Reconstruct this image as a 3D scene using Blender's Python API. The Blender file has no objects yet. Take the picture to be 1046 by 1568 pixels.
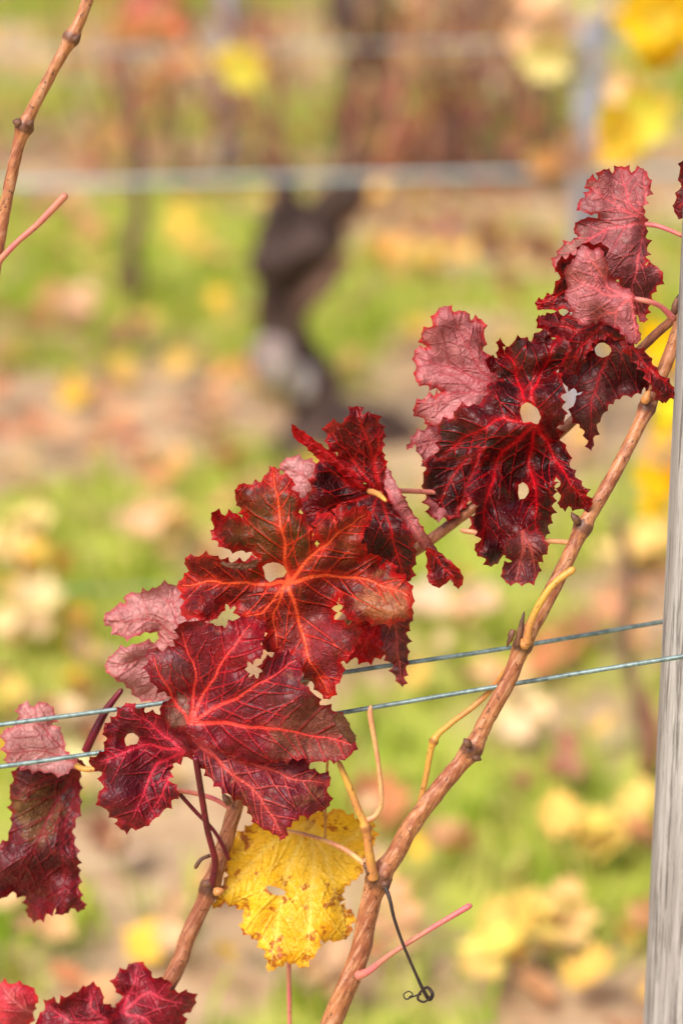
import bpy, math, random
import numpy as np
from mathutils import Vector, noise
from mathutils.geometry import delaunay_2d_cdt
random.seed(7)
scene=bpy.context.scene
# ------------------------------------------------------------------ camera
CAM=Vector((0,0,1.25)); PITCH=math.radians(20)
FWD=Vector((0,math.cos(PITCH),-math.sin(PITCH))); UP=Vector((0,math.sin(PITCH),math.cos(PITCH)))
F=1568*85/36; D0=1.28; K=-0.00005
def W(u,v,d=0.0):
    dep=D0+d+K*(784-v)
    return CAM+FWD*dep+Vector((1,0,0))*((u-523)/F*dep)+UP*((784-v)/F*dep)
def ray(u,v): return FWD+Vector((1,0,0))*((u-523)/F)+UP*((784-v)/F)
def R(u,v,y):
    r=ray(u,v); return CAM+r*(y/r.y)
def G(u,v):
    r=ray(u,v); return CAM+r*(-CAM.z/r.z)
cd=bpy.data.cameras.new("camera"); cam=bpy.data.objects.new("camera",cd); scene.collection.objects.link(cam)
cam.location=CAM; cam.rotation_euler=(math.radians(70),0,0)
cd.sensor_fit='VERTICAL'; cd.sensor_height=36; cd.sensor_width=24; cd.lens=85
cd.clip_start=0.05; cd.clip_end=500
cd.dof.use_dof=True; cd.dof.focus_distance=1.27; cd.dof.aperture_fstop=3.7
scene.camera=cam
# ------------------------------------------------------------------ light
scene.view_settings.view_transform='Standard'; scene.view_settings.look='None'; scene.view_settings.exposure=0
w=bpy.data.worlds.new("World"); scene.world=w; w.use_nodes=True
nt=w.node_tree; bg=nt.nodes['Background']; sky=nt.nodes.new('ShaderNodeTexSky'); sky.sky_type='NISHITA'
SE=math.radians(52); SAZ=math.radians(218)
sky.sun_disc=False; sky.sun_elevation=SE; sky.sun_rotation=SAZ; sky.dust_density=4; sky.air_density=0.9
nt.links.new(sky.outputs[0],bg.inputs[0]); bg.inputs[1].default_value=0.15
sd=bpy.data.lights.new("sun",'SUN'); sun=bpy.data.objects.new("sun",sd); scene.collection.objects.link(sun)
sd.energy=3.7; sd.angle=math.radians(36); sd.color=(1,0.96,0.90)
sdir=Vector((math.sin(SAZ)*math.cos(SE),math.cos(SAZ)*math.cos(SE),math.sin(SE)))
sun.rotation_euler=sdir.to_track_quat('Z','Y').to_euler(); sun.location=(0,0,5)

# ------------------------------------------------------------------ helpers
def lin(c):
    return tuple(((x/255)/12.92 if x/255<=0.04045 else ((x/255+0.055)/1.055)**2.4) for x in c)+(1,)
class NB:
    def __init__(s,name):
        s.m=bpy.data.materials.new(name); s.m.use_nodes=True; s.t=s.m.node_tree
        for n in list(s.t.nodes): s.t.nodes.remove(n)
        s.out=s.t.nodes.new('ShaderNodeOutputMaterial')
    def n(s,ty,**k):
        x=s.t.nodes.new(ty)
        for a,b in k.items(): setattr(x,a,b)
        return x
    def l(s,a,b): s.t.links.new(a,b)
    def setv(s,i,v):
        if isinstance(v,bpy.types.NodeSocket): s.l(v,i)
        else: i.default_value=v
    def mix(s,f,a,b,bt='MIX'):
        x=s.n('ShaderNodeMix',data_type='RGBA',blend_type=bt)
        s.setv(x.inputs[0],f); s.setv(x.inputs[6],a); s.setv(x.inputs[7],b); return x.outputs[2]
    def math(s,op,a,b=0.0,c=None):
        x=s.n('ShaderNodeMath',operation=op); s.setv(x.inputs[0],a); s.setv(x.inputs[1],b)
        if c is not None: s.setv(x.inputs[2],c)
        return x.outputs[0]
    def mr(s,v,a,b,c=0.0,d=1.0,smooth=True):
        x=s.n('ShaderNodeMapRange'); x.interpolation_type='SMOOTHSTEP' if smooth else 'LINEAR'
        s.setv(x.inputs[0],v)
        for i,q in zip((1,2,3,4),(a,b,c,d)): s.setv(x.inputs[i],q)
        return x.outputs[0]
    def noise(s,vec,scale,det=3,rough=0.55):
        x=s.n('ShaderNodeTexNoise'); s.l(vec,x.inputs['Vector']); x.inputs['Scale'].default_value=scale
        x.inputs['Detail'].default_value=det; x.inputs['Roughness'].default_value=rough; return x.outputs[0]
    def attr(s,name): return s.n('ShaderNodeAttribute',attribute_name=name)
def mesh_obj(name,verts,faces,mat=None,smooth=True,parent=None):
    me=bpy.data.meshes.new(name); me.from_pydata([tuple(v) for v in verts],[],faces); me.update()
    if smooth: me.polygons.foreach_set('use_smooth',[True]*len(me.polygons))
    ob=bpy.data.objects.new(name,me); scene.collection.objects.link(ob)
    if mat: me.materials.append(mat)
    if parent: ob.parent=parent
    return ob
def empty(name):
    e=bpy.data.objects.new(name,None); scene.collection.objects.link(e); e.empty_display_size=0.02; return e
def fattr(me,name,vals):
    a=me.attributes.new(name,'FLOAT','POINT'); a.data.foreach_set('value',np.asarray(vals,dtype=np.float32))

# ------------------------------------------------------------------ leaf material
def leaf_mat(name,a,b,c,edge,vein,camt=0.5,edgew=16,veinstr=0.9,fine=0.5,trans=0.2,spots=0.0,seed=0.0,halo=0.35,rough=0.46,spotc=(60,25,15),v2=0.6,mott=0.5,regions=(),halow=11,vein2c=None,bmp=.0009):
    N=NB(name); uv=N.n('ShaderNodeUVMap',uv_map='uv')
    mp=N.n('ShaderNodeMapping'); N.l(uv.outputs[0],mp.inputs[0]); mp.inputs[1].default_value=(seed*3.1,seed*7.3,seed)
    V=mp.outputs[0]
    A,B,C,E,Ve=lin(a),lin(b),lin(c),lin(edge),lin(vein); V2=lin(vein2c) if vein2c else Ve
    n1=N.noise(V,1.3,3,0.6); n2=N.noise(V,2.6,4,0.65); n3=N.noise(V,9,2,0.55); n4=N.noise(V,30,2,0.6)
    col=N.mix(N.mr(n1,0.40,0.60),A,B)
    for (cx,cy,rad,rc,am) in regions:
        ds=N.n('ShaderNodeVectorMath',operation='DISTANCE'); N.l(uv.outputs[0],ds.inputs[0]); ds.inputs[1].default_value=(cx/100,cy/100,0)
        q=N.math('ADD',ds.outputs['Value'],N.math('MULTIPLY',N.math('SUBTRACT',n2,0.5),1.5))
        col=N.mix(N.mr(q,rad/100*0.5,rad/100*1.15,am,0),col,lin(rc))
    lo=0.72-0.35*camt
    col=N.mix(N.math('MULTIPLY',N.mr(n2,lo,lo+0.12),min(1,0.35+camt)),col,C)
    vn=N.attr('vein').outputs['Fac']; vs=N.attr('vein2').outputs['Fac']; dm=N.attr('dmain').outputs['Fac']; ed=N.attr('edge').outputs['Fac']
    ew=N.math('ADD',ed,N.math('MULTIPLY',N.math('SUBTRACT',n3,0.5),edgew*1.6))
    col=N.mix(N.mr(ew,0,edgew,0.9,0),col,E)
    hl=N.math('ADD',dm,N.math('MULTIPLY',N.math('SUBTRACT',n3,0.5),12.0))
    col=N.mix(N.mr(hl,0,halow,halo,0),col,V2)
    col=N.mix(N.mr(n3,0.38,0.62,0.0,mott),col,N.mix(1.0,col,(0.36,0.30,0.32,1),'MULTIPLY'))
    col=N.mix(N.mr(n4,0.55,0.72,0.0,0.3*mott),col,N.mix(0.5,col,(0.50,0.32,0.25,1)))
    vd=N.n('ShaderNodeVectorMath',operation='MULTIPLY_ADD')
    nz=N.n('ShaderNodeTexNoise'); N.l(V,nz.inputs['Vector']); nz.inputs['Scale'].default_value=6; nz.inputs['Detail'].default_value=1
    N.l(nz.outputs['Color'],vd.inputs[0]); vd.inputs[1].default_value=(.14,.14,.14); N.l(V,vd.inputs[2])
    vo=N.n('ShaderNodeTexVoronoi',feature='DISTANCE_TO_EDGE'); N.l(vd.outputs[0],vo.inputs['Vector']); vo.inputs['Scale'].default_value=8
    ret=N.mr(vo.outputs['Distance'],0.0,0.10,1,0)
    vo2=N.n('ShaderNodeTexVoronoi',feature='DISTANCE_TO_EDGE'); N.l(vd.outputs[0],vo2.inputs['Vector']); vo2.inputs['Scale'].default_value=20
    ret2=N.mr(vo2.outputs['Distance'],0.0,0.16,1,0)
    col=N.mix(N.math('MULTIPLY',N.math('MULTIPLY',ret,0.32*fine),N.mr(n2,.35,.6)),col,V2)
    col=N.mix(N.math('MULTIPLY',ret2,0.35*fine),col,N.mix(1.0,col,(0.3,0.25,0.25,1),'MULTIPLY'))
    if spots>0:
        n5=N.noise(V,4.5,4,0.7); n6=N.noise(V,24,2,0.6)
        lo2=N.mr(ed,0,40,-0.08,0.03)
        sp=N.math('MAXIMUM',N.mr(N.math('SUBTRACT',n5,lo2),0.66-0.08*spots,0.71-0.08*spots),N.mr(n6,0.63,0.69,0,0.8))
        col=N.mix(N.math('MULTIPLY',sp,min(1,spots)),col,lin(spotc))
    else:
        n5=N.noise(V,5.5,4,0.7)
        col=N.mix(N.mr(n5,0.64,0.69,0,.65),col,N.mix(.35,lin((70,40,34)),col))
    col=N.mix(N.mr(vs,0.3,1.5,v2,0),col,V2)
    col=N.mix(N.mr(vn,0.35,1.35,veinstr,0),col,Ve)
    h=N.math('ADD',N.math('MULTIPLY',ret,-0.45),N.math('MULTIPLY',N.mr(N.math('MINIMUM',vn,vs),0,4.5,1,0),-1.1))
    h=N.math('ADD',h,N.math('MULTIPLY',n3,0.8))
    bp=N.n('ShaderNodeBump'); bp.inputs['Strength'].default_value=0.8; bp.inputs['Distance'].default_value=bmp; N.l(h,bp.inputs['Height'])
    P=N.n('ShaderNodeBsdfPrincipled'); N.l(col,P.inputs['Base Color']); N.l(bp.outputs[0],P.inputs['Normal'])
    N.setv(P.inputs['Roughness'],rough); P.inputs['Specular IOR Level'].default_value=0.38
    T=N.n('ShaderNodeBsdfTranslucent'); N.l(N.mix(1.0,col,(1.0,0.6,0.55,1),'MULTIPLY'),T.inputs[0])
    M=N.n('ShaderNodeMixShader'); M.inputs[0].default_value=trans; N.l(P.outputs[0],M.inputs[1]); N.l(T.outputs[0],M.inputs[2])
    N.l(M.outputs[0],N.out.inputs[0]); return N.m

# ------------------------------------------------------------------ leaf geometry
def seg_dist(P,a,b):
    ab=b-a; L=max((ab**2).sum(),1e-9)
    t=np.clip(((P-a)@ab)/L,0,1); q=a+t[:,None]*ab
    return np.sqrt(((P-q)**2).sum(1)),t
def inside(P,poly):
    x,y=P[:,0],P[:,1]; c=np.zeros(len(P),bool); n=len(poly)
    for i in range(n):
        x1,y1=poly[i]; x2,y2=poly[(i+1)%n]
        if y1==y2: continue
        cond=((y1>y)!=(y2>y))&(x<(x2-x1)*(y-y1)/(y2-y1)+x1); c^=cond
    return c
def serrate(poly,r,amp=6.0,step=17):
    poly=[np.array(p,float) for p in poly]
    area=sum(poly[i][0]*poly[(i+1)%len(poly)][1]-poly[(i+1)%len(poly)][0]*poly[i][1] for i in range(len(poly)))
    sg=1 if area>0 else -1; out=[]
    for i in range(len(poly)):
        a,b=poly[i],poly[(i+1)%len(poly)]; d=b-a; L=np.linalg.norm(d)
        if L<1e-6: continue
        n=np.array([d[1],-d[0]])/L*sg
        out.append(a)
        if amp>0 and L>11:
            k=max(1,int(round(L/step)))
            for j in range(k):
                t0=j/k; w=1.0/k; A=amp*(0.3+0.9*r.random())*min(1.2,L/k/14); ap=0.55+0.3*(r.random()-.5)
                if j>0: out.append(a+d*t0-n*amp*0.3*r.random())
                out.append(a+d*(t0+w*ap*.55)+n*A*0.45)
                out.append(a+d*(t0+w*ap)+n*A*1.15)
                out.append(a+d*(t0+w*(ap+(1-ap)*.45))+n*A*0.2)
        elif L>5: out.append(a+d*0.5+n*(r.random()-.3)*1.6)
    return np.array(out)
def build_veins(J,tips,r,sec=True):
    V=[]; J=np.array(J,float)
    for tip in tips:
        pts=[J]+[np.array(t,float) for t in (tip if isinstance(tip[0],(tuple,list)) else [tip])]
        P=[]
        for i in range(len(pts)-1):
            a,b=pts[i],pts[i+1]; L=np.linalg.norm(b-a); k=max(2,int(L/12)); n=np.array([-(b-a)[1],(b-a)[0]])/max(L,1)
            for j in range(k):
                t=j/k; P.append(a+(b-a)*t+n*(math.sin(t*math.pi*2+r.random()*0.5)*1.6+ (r.random()-.5)*1.8)*(1 if j else 0))
        P.append(pts[-1]); P=np.array(P)
        tot=np.linalg.norm(np.diff(P,axis=0),axis=1).sum()
        V.append((P,1.7+tot/115,0.6,True))
        if sec and tot>40:
            k=int(tot/32)
            for j in range(1,k+1):
                for s in (-1,1):
                    f=(j+0.5*(r.random()-.5))/(k+1); idx=f*(len(P)-1); i0=int(idx); base=P[i0]+(P[min(i0+1,len(P)-1)]-P[i0])*(idx-i0)
                    d=P[min(i0+1,len(P)-1)]-P[max(i0-1,0)]; ang=math.atan2(d[1],d[0])
                    Ls=(0.20+0.34*(1-f))*tot*(0.6+0.7*r.random()); a2=ang+s*math.radians(44+16*r.random()); q=[base]
                    n=max(3,int(Ls/9)); cur=base.copy()
                    for m in range(n):
                        a2-=s*math.radians(16/n)+ (r.random()-.5)*0.22; cur=cur+np.array([math.cos(a2),math.sin(a2)])*Ls/n; q.append(cur.copy())
                    V.append((np.array(q),1.25,0.4,False))
    return V
def make_leaf(name,outline,J,tips,mat,d=0.0,holes=(),tilt=(0,0),relief=0.006,bow=0.0,pucker=0.0006,pleat=0.0038,curl=0.006,amp=6.0,grid=2.7,seed=1,parent=None):
    r=random.Random(seed*13+5)
    poly=serrate(outline,r,amp); hs=[serrate(h,r,0,8) for h in holes]
    x0,y0=poly.min(0); x1,y1=poly.max(0)
    g=[]
    ny=int((y1-y0)/(grid*0.87))+1
    for i in range(ny):
        yy=y0+i*grid*0.87; xs=np.arange(x0+(i%2)*grid/2,x1,grid); g.append(np.stack([xs,np.full_like(xs,yy)],1))
    Pg=np.concatenate(g)
    Pg=Pg+np.array([[ (r.random()-.5)*0.5,(r.random()-.5)*0.5] for _ in range(len(Pg))])
    veins=build_veins(J,tips,r)
    vp=[]
    for (P,w0,w1,mn) in veins:
        for i in range(len(P)-1):
            L=np.linalg.norm(P[i+1]-P[i]); k=max(1,int(L/2.4))
            for j in range(k): vp.append(P[i]+(P[i+1]-P[i])*j/k)
    vp=np.array(vp)
    def vdist(Q):
        vn=np.full(len(Q),99.0); vs=np.full(len(Q),99.0); dm=np.full(len(Q),400.0); da=np.full(len(Q),400.0)
        for (P,w0,w1,mn) in veins:
            n=len(P)-1
            for i in range(n):
                dd,t=seg_dist(Q,P[i],P[i+1]); ww=w0+(w1-w0)*((i+t)/n)
                da=np.minimum(da,dd)
                if mn: vn=np.minimum(vn,dd/ww); dm=np.minimum(dm,dd)
                else: vs=np.minimum(vs,dd/ww)
        return vn,vs,dm,da
    def edist(Q):
        e=np.full(len(Q),400.0)
        for pl in [poly]+hs:
            for i in range(len(pl)): e=np.minimum(e,seg_dist(Q,pl[i],pl[(i+1)%len(pl)])[0])
        return e
    def ok(Q):
        m=inside(Q,poly)
        for h in hs: m&=~inside(Q,h)
        return m
    Pg=Pg[ok(Pg)]; dag=vdist(Pg)[3]; Pg=Pg[dag>1.3]
    vp=vp[ok(vp)]
    Q=np.concatenate([Pg,vp]); Q=Q[edist(Q)>1.1]
    allp=[Vector(p) for p in poly]; edges=[(i,(i+1)%len(poly)) for i in range(len(poly))]
    for h in hs:
        b=len(allp); allp+=[Vector(p) for p in h]; edges+=[(b+i,b+(i+1)%len(h)) for i in range(len(h))]
    allp+=[Vector(p) for p in Q]
    vo,eo,fo,_,_,_=delaunay_2d_cdt(allp,edges,[],0,0.001)
    vo=np.array([[p.x,p.y] for p in vo]); cen=np.array([vo[list(f)].mean(0) for f in fo])
    keep=ok(cen); faces=[tuple(f) for f,kp in zip(fo,keep) if kp]
    used=np.zeros(len(vo),bool)
    for f in faces: used[list(f)]=True
    idx=np.cumsum(used)-1; vo=vo[used]; faces=[tuple(int(idx[i]) for i in f) for f in faces]
    vn,vs,dm,da=vdist(vo); ed=edist(vo)
    mean=vo.mean(0); sz=max(x1-x0,y1-y0)
    verts=[]
    for i,(x,y) in enumerate(vo):
        nx=noise.noise(Vector((x/85+seed*3.7,y/85,seed*1.3))); n2=noise.noise(Vector((x/36+seed,y/36,seed*2.3)))
        rr=math.hypot(x-mean[0],y-mean[1])/(sz*0.5)
        z=relief*1.8*nx+relief*0.5*n2+tilt[0]*(x-mean[0])/sz+tilt[1]*(y-mean[1])/sz+bow*rr*rr
        z-=pucker*(1-math.exp(-da[i]/8.0))+pleat*(1-math.exp(-dm[i]/26.0))
        e=max(0,1-ed[i]/34.0); z+=curl*e*e*(0.35+2.4*noise.noise(Vector((x/50,y/50,seed*5.1))))
        verts.append(W(x,y,d)+FWD*z)
    ob=mesh_obj(name,verts,faces,mat,True,parent); me=ob.data
    fattr(me,'vein',vn); fattr(me,'vein2',vs); fattr(me,'dmain',dm); fattr(me,'edge',ed)
    ul=me.uv_layers.new(name='uv'); li=np.empty(len(me.loops),dtype=np.int32); me.loops.foreach_get('vertex_index',li)
    ul.data.foreach_set('uv',((vo/100.0)[li]).astype(np.float32).ravel())
    return ob

# ------------------------------------------------------------------ tubes
def catmull(pts,step):
    P=[Vector(p) for p in pts]; out=[]; n=len(P)
    for i in range(n-1):
        p0=P[max(i-1,0)];p1=P[i];p2=P[i+1];p3=P[min(i+2,n-1)]
        k=max(1,int((p2-p1).length/step))
        for j in range(k):
            t=j/k; out.append((0.5*((2*p1)+(p2-p0)*t+(2*p0-5*p1+4*p2-p3)*t*t+(3*p1-p0-3*p2+p3)*t**3),i+t))
    out.append((P[-1],n-1.0)); return out
def tube_data(pts,rad,step=0.0015,sides=14,nodes=(),rough=0.0,seed=0,nodeamp=0.45,taper_end=True):
    C=catmull(pts,step); V=[];Fc=[];at=[]
    rad=list(rad); N=len(C); L=0
    nodepos=[Vector(pts[i]) for i in nodes]; X=None
    for i,(p,t) in enumerate(C):
        a=C[max(i-1,0)][0]; b=C[min(i+1,N-1)][0]; T=(b-a).normalized()
        if X is None: X=T.cross(Vector((0,1,0.2))).normalized()
        X=(X-T*X.dot(T)).normalized(); Y=T.cross(X)
        k=int(min(t,len(rad)-1.0001)); r=rad[k]+(rad[min(k+1,len(rad)-1)]-rad[k])*(t-k)
        na=0
        for q in nodepos:
            dd=(p-q).length/(r*1.15); na=max(na,math.exp(-dd*dd))
        r*=1+nodeamp*na
        if i>0: L+=(p-C[i-1][0]).length
        if taper_end and (i==N-1): r*=0.45
        elif taper_end and (i==N-2): r*=0.85
        for s in range(sides):
            an=2*math.pi*s/sides; dr=X*math.cos(an)+Y*math.sin(an); rr=r
            if rough: rr*=1+rough*noise.noise(Vector((math.cos(an)*1.2+seed,math.sin(an)*1.2,L/ (r*2.5))))+rough*0.6*noise.noise(Vector((math.cos(an)*3+seed,math.sin(an)*3,L/(r*1.2)+9)))
            V.append(p+dr*rr); at.append(na)
    for i in range(N-1):
        for s in range(sides):
            a=i*sides+s; b=i*sides+(s+1)%sides; Fc.append((a,b,b+sides,a+sides))
    Fc.append(tuple(range(sides-1,-1,-1))); Fc.append(tuple((N-1)*sides+s for s in range(sides)))
    return V,Fc,at
def tube(name,pts,rad,mat,parent=None,**k):
    V,Fc,at=tube_data(pts,rad,**k); ob=mesh_obj(name,V,Fc,mat,True,parent); fattr(ob.data,'node',at); return ob
PX=D0/F
def ptube(name,uvd,radpx,mat,parent=None,**k):
    pts=[W(*p) for p in uvd]
    if not isinstance(radpx,(list,tuple)): radpx=[radpx]*len(pts)
    return tube(name,pts,[r*PX for r in radpx],mat,parent,**k)
def bark(name,a,b,dark,scale=1.0,rough=0.55,bump=0.4,light=None,tilt=27,st=0.6):
    N=NB(name); tc=N.n('ShaderNodeTexCoord'); V=tc.outputs['Object']
    mp=N.n('ShaderNodeMapping',vector_type='TEXTURE'); N.l(V,mp.inputs[0]); mp.inputs['Rotation'].default_value=(0,math.radians(tilt),0); mp.inputs['Scale'].default_value=(1,1,14)
    n1=N.noise(mp.outputs[0],620*scale,3,0.6); n2=N.noise(V,55*scale,3,0.6); n3=N.noise(V,420*scale,2,0.6)
    col=N.mix(N.mr(n2,0.38,0.62),lin(a),lin(b))
    if light: col=N.mix(N.mr(n1,0.5,0.34,0,0.5),col,lin(light))
    col=N.mix(N.mr(n1,0.5,0.72,0,st),col,lin(dark))
    col=N.mix(N.mr(n3,0.60,0.69,0,0.75),col,lin(dark))
    nd=N.attr('node').outputs['Fac']
    col=N.mix(N.math('MULTIPLY',N.mr(N.math('ADD',nd,N.math('MULTIPLY',n3,0.5)),0.6,1.15),0.75),col,lin(dark))
    bp=N.n('ShaderNodeBump'); bp.inputs['Strength'].default_value=bump; bp.inputs['Distance'].default_value=0.0005/scale; N.l(n1,bp.inputs['Height'])
    P=N.n('ShaderNodeBsdfPrincipled'); N.l(col,P.inputs['Base Color']); P.inputs['Roughness'].default_value=rough; N.l(bp.outputs[0],P.inputs['Normal'])
    P.inputs['Specular IOR Level'].default_value=0.4
    N.l(P.outputs[0],N.out.inputs[0]); return N.m
M_cane=bark("cane_bark",(190,124,80),(160,92,62),(82,48,38),light=(212,166,134),rough=.42)
M_cane2=bark("cane_bark_dark",(168,104,72),(142,80,58),(72,42,34),light=(194,144,116),rough=.45)
M_pink=bark("petiole_pink",(214,108,112),(204,130,104),(168,66,80),bump=0.1,rough=0.4,st=.25)
M_cream=bark("petiole_cream",(226,172,112),(210,138,100),(182,104,78),bump=0.1,rough=0.4,st=.25)
M_yel=bark("shoot_yellow",(218,162,70),(202,134,78),(146,88,50),bump=0.15,rough=0.42,st=.3)
M_red=bark("petiole_red",(118,22,40),(94,20,36),(60,14,26),bump=0.15,rough=0.38)
M_tend=bark("tendril_brown",(62,44,40),(46,32,30),(28,20,20),bump=0.2)
M_scar=bark("bud_dark",(92,60,48),(122,80,58),(48,32,28),bump=0.5)
N=NB("galvanised_wire"); tc=N.n('ShaderNodeTexCoord'); n=N.noise(tc.outputs['Object'],260,3,0.6)
P=N.n('ShaderNodeBsdfPrincipled'); N.l(N.mix(N.mr(n,0.35,0.7),lin((138,156,154)),lin((92,110,110))),P.inputs['Base Color']); P.inputs['Metallic'].default_value=0.3; P.inputs['Roughness'].default_value=0.45
N.l(P.outputs[0],N.out.inputs[0]); M_wire=N.m
N=NB("weathered_wire"); P=N.n('ShaderNodeBsdfPrincipled'); P.inputs['Base Color'].default_value=lin((162,180,182)); P.inputs['Roughness'].default_value=0.5; N.l(P.outputs[0],N.out.inputs[0]); M_wireb=N.m
def wood(name,a,b,c,s=1.0,k=0.9):
    N=NB(name); tc=N.n('ShaderNodeTexCoord'); mp=N.n('ShaderNodeMapping'); N.l(tc.outputs['Object'],mp.inputs[0]); mp.inputs['Scale'].default_value=(1,1,0.05)
    n1=N.noise(mp.outputs[0],230*s,5,0.7); n2=N.noise(mp.outputs[0],80*s,4,0.6); n3=N.noise(tc.outputs['Object'],12,3,0.5)
    col=N.mix(N.mr(n2,0.38,0.62),lin(a),lin(b)); col=N.mix(N.mr(n1,0.50,0.61,0,k),col,lin(c)); col=N.mix(N.mr(n3,0.4,0.7,0,0.3),col,lin(b))
    bp=N.n('ShaderNodeBump'); bp.inputs['Strength'].default_value=1.0; bp.inputs['Distance'].default_value=0.004; N.l(N.math('SUBTRACT',n2,n1),bp.inputs['Height'])
    P=N.n('ShaderNodeBsdfPrincipled'); N.l(col,P.inputs['Base Color']); P.inputs['Roughness'].default_value=0.85; N.l(bp.outputs[0],P.inputs['Normal'])
    N.l(P.outputs[0],N.out.inputs[0]); return N.m
M_post=wood("weathered_wood",(206,200,198),(172,164,162),(104,96,94))
M_postb=wood("post_grey_blue",(178,178,188),(158,158,170),(130,128,136),0.4)

# ------------------------------------------------------------------ leaf materials
LM={}
LM['A']=leaf_mat("leaf_red_olive",(130,18,20),(106,26,22),(152,84,46),(190,2,8),(255,96,50),camt=0.28,edgew=15,seed=1.7,fine=0.8,halo=0.6,halow=14,mott=.5,vein2c=(222,52,26),v2=.8,
  regions=[(425,810,85,(104,58,20),.95),(475,1000,72,(150,50,58),.9),(300,895,60,(112,2,10),.95),(590,925,50,(184,114,74),.9),(540,820,50,(134,52,20),.85),(385,960,30,(112,8,14),.85),(450,960,40,(136,60,46),.5)])
LM['B']=leaf_mat("leaf_crimson",(136,16,38),(110,28,42),(148,92,74),(144,2,18),(255,76,66),camt=0.30,edgew=9,seed=2.2,fine=0.75,halo=0.35,mott=.5,v2=.7,vein2c=(206,34,46),
  regions=[(480,1125,75,(152,92,74),.75),(250,1025,42,(138,82,86),.85),(370,975,45,(148,6,24),.85),(430,1060,40,(112,44,46),.85),(262,1085,26,(154,114,96),.85)])
LM['B2']=leaf_mat("leaf_crimson_lower",(134,34,50),(112,28,42),(158,98,74),(150,6,22),(226,84,76),camt=0.45,edgew=9,seed=3.1,fine=0.7,mott=.5)
LM['C']=leaf_mat("leaf_pale_pink",(228,164,162),(216,146,144),(196,146,130),(206,92,98),(192,76,84),camt=0.3,edgew=7,seed=4.4,fine=0.7,trans=0.3,halo=0.1,veinstr=0.7,mott=.3,v2=.5)
LM['Cs']=leaf_mat("leaf_mauve",(208,136,136),(186,106,110),(170,112,100),(150,14,28),(218,112,114),camt=0.35,edgew=6,seed=5.4,fine=0.5,trans=0.2,halo=0.15,veinstr=0.6,mott=.3)
LM['D']=leaf_mat("leaf_dark_red",(106,0,8),(54,4,10),(72,38,30),(170,2,10),(190,18,22),camt=0.24,edgew=9,seed=6.4,fine=0.35,halo=0.3,mott=.55)
LM['Dr']=leaf_mat("leaf_scarlet",(204,6,16),(152,4,14),(104,16,20),(210,10,16),(214,36,44),camt=0.1,edgew=8,seed=6.9,fine=0.4,halo=0.2,trans=0.35,mott=.4)
LM['E']=leaf_mat("leaf_burgundy",(48,4,10),(96,0,8),(68,38,36),(150,0,10),(204,12,28),camt=0.28,edgew=6,seed=7.7,fine=0.3,halo=0.4,mott=.5,v2=.5,rough=.42,
  regions=[(700,680,40,(68,38,38),.85),(800,545,36,(72,38,32),.6),(780,760,60,(80,2,8),.6)])
LM['Eb']=leaf_mat("leaf_brown_mauve",(132,58,58),(106,42,46),(144,94,78),(156,20,30),(186,78,70),camt=0.4,edgew=5,seed=8.7,fine=0.5)
LM['F']=leaf_mat("leaf_pink_rose",(222,142,142),(204,120,124),(186,126,108),(212,28,38),(180,48,60),camt=0.22,edgew=9,seed=9.7,fine=0.7,trans=0.3,halo=0.12,veinstr=0.6,mott=.3,v2=.45)
LM['G']=leaf_mat("leaf_dusky_rose",(196,114,118),(174,92,98),(150,96,92),(150,14,26),(230,108,112),camt=0.3,edgew=7,seed=10.2,fine=0.6,halo=0.25,mott=.35)
LM['Gd']=leaf_mat("leaf_wine",(106,52,54),(78,16,24),(118,80,74),(134,2,12),(176,38,46),camt=0.42,edgew=7,seed=11.2,fine=0.4,halo=0.3,mott=.45,
  regions=[(860,520,40,(84,0,8),.9),(905,600,40,(116,68,68),.7)])
LM['H']=leaf_mat("leaf_dusty_mauve",(174,100,102),(148,78,82),(150,106,94),(180,20,30),(208,86,94),camt=0.48,edgew=7,seed=12.9,fine=0.6,halo=0.22,mott=.45,
  regions=[(870,375,40,(180,132,118),.75),(975,440,42,(104,38,42),.85)])
LM['J']=leaf_mat("leaf_maroon",(110,32,40),(84,28,34),(128,88,58),(142,4,20),(144,28,40),camt=0.38,edgew=10,seed=13.3,fine=0.6,veinstr=0.6,mott=.55,
  regions=[(60,1240,45,(128,90,54),.85),(60,1370,60,(124,12,28),.75)])
LM['K']=leaf_mat("leaf_magenta",(122,8,34),(88,14,32),(98,58,44),(158,0,20),(218,42,68),camt=0.22,edgew=9,seed=14.3,fine=0.5,halo=0.3,mott=.5)
LM['M']=leaf_mat("leaf_wine_soft",(142,12,38),(108,14,28),(112,52,46),(172,6,26),(206,56,78),camt=0.22,edgew=8,seed=15.3,fine=0.4)
LM['M3']=leaf_mat("leaf_coral",(214,54,72),(194,64,70),(178,86,76),(210,26,40),(232,116,118),camt=0.2,edgew=8,seed=16.3,fine=0.4,mott=.3)
LM['Y']=leaf_mat("leaf_yellow",(255,204,40),(253,194,30),(240,170,34),(240,166,26),(255,222,104),camt=0.2,edgew=6,seed=17.3,fine=0.3,trans=0.15,spots=0.85,halo=0.25,spotc=(166,74,20),veinstr=0.4,mott=0.05,v2=.3,
  regions=[(450,1430,62,(246,170,22),.75)],bmp=.0008)
LM['Br']=leaf_mat("leaf_dry_edge",(160,116,96),(136,92,78),(176,134,108),(110,66,54),(140,80,66),camt=0.4,edgew=4,seed=18.3,fine=0.5,mott=.5)

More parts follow.
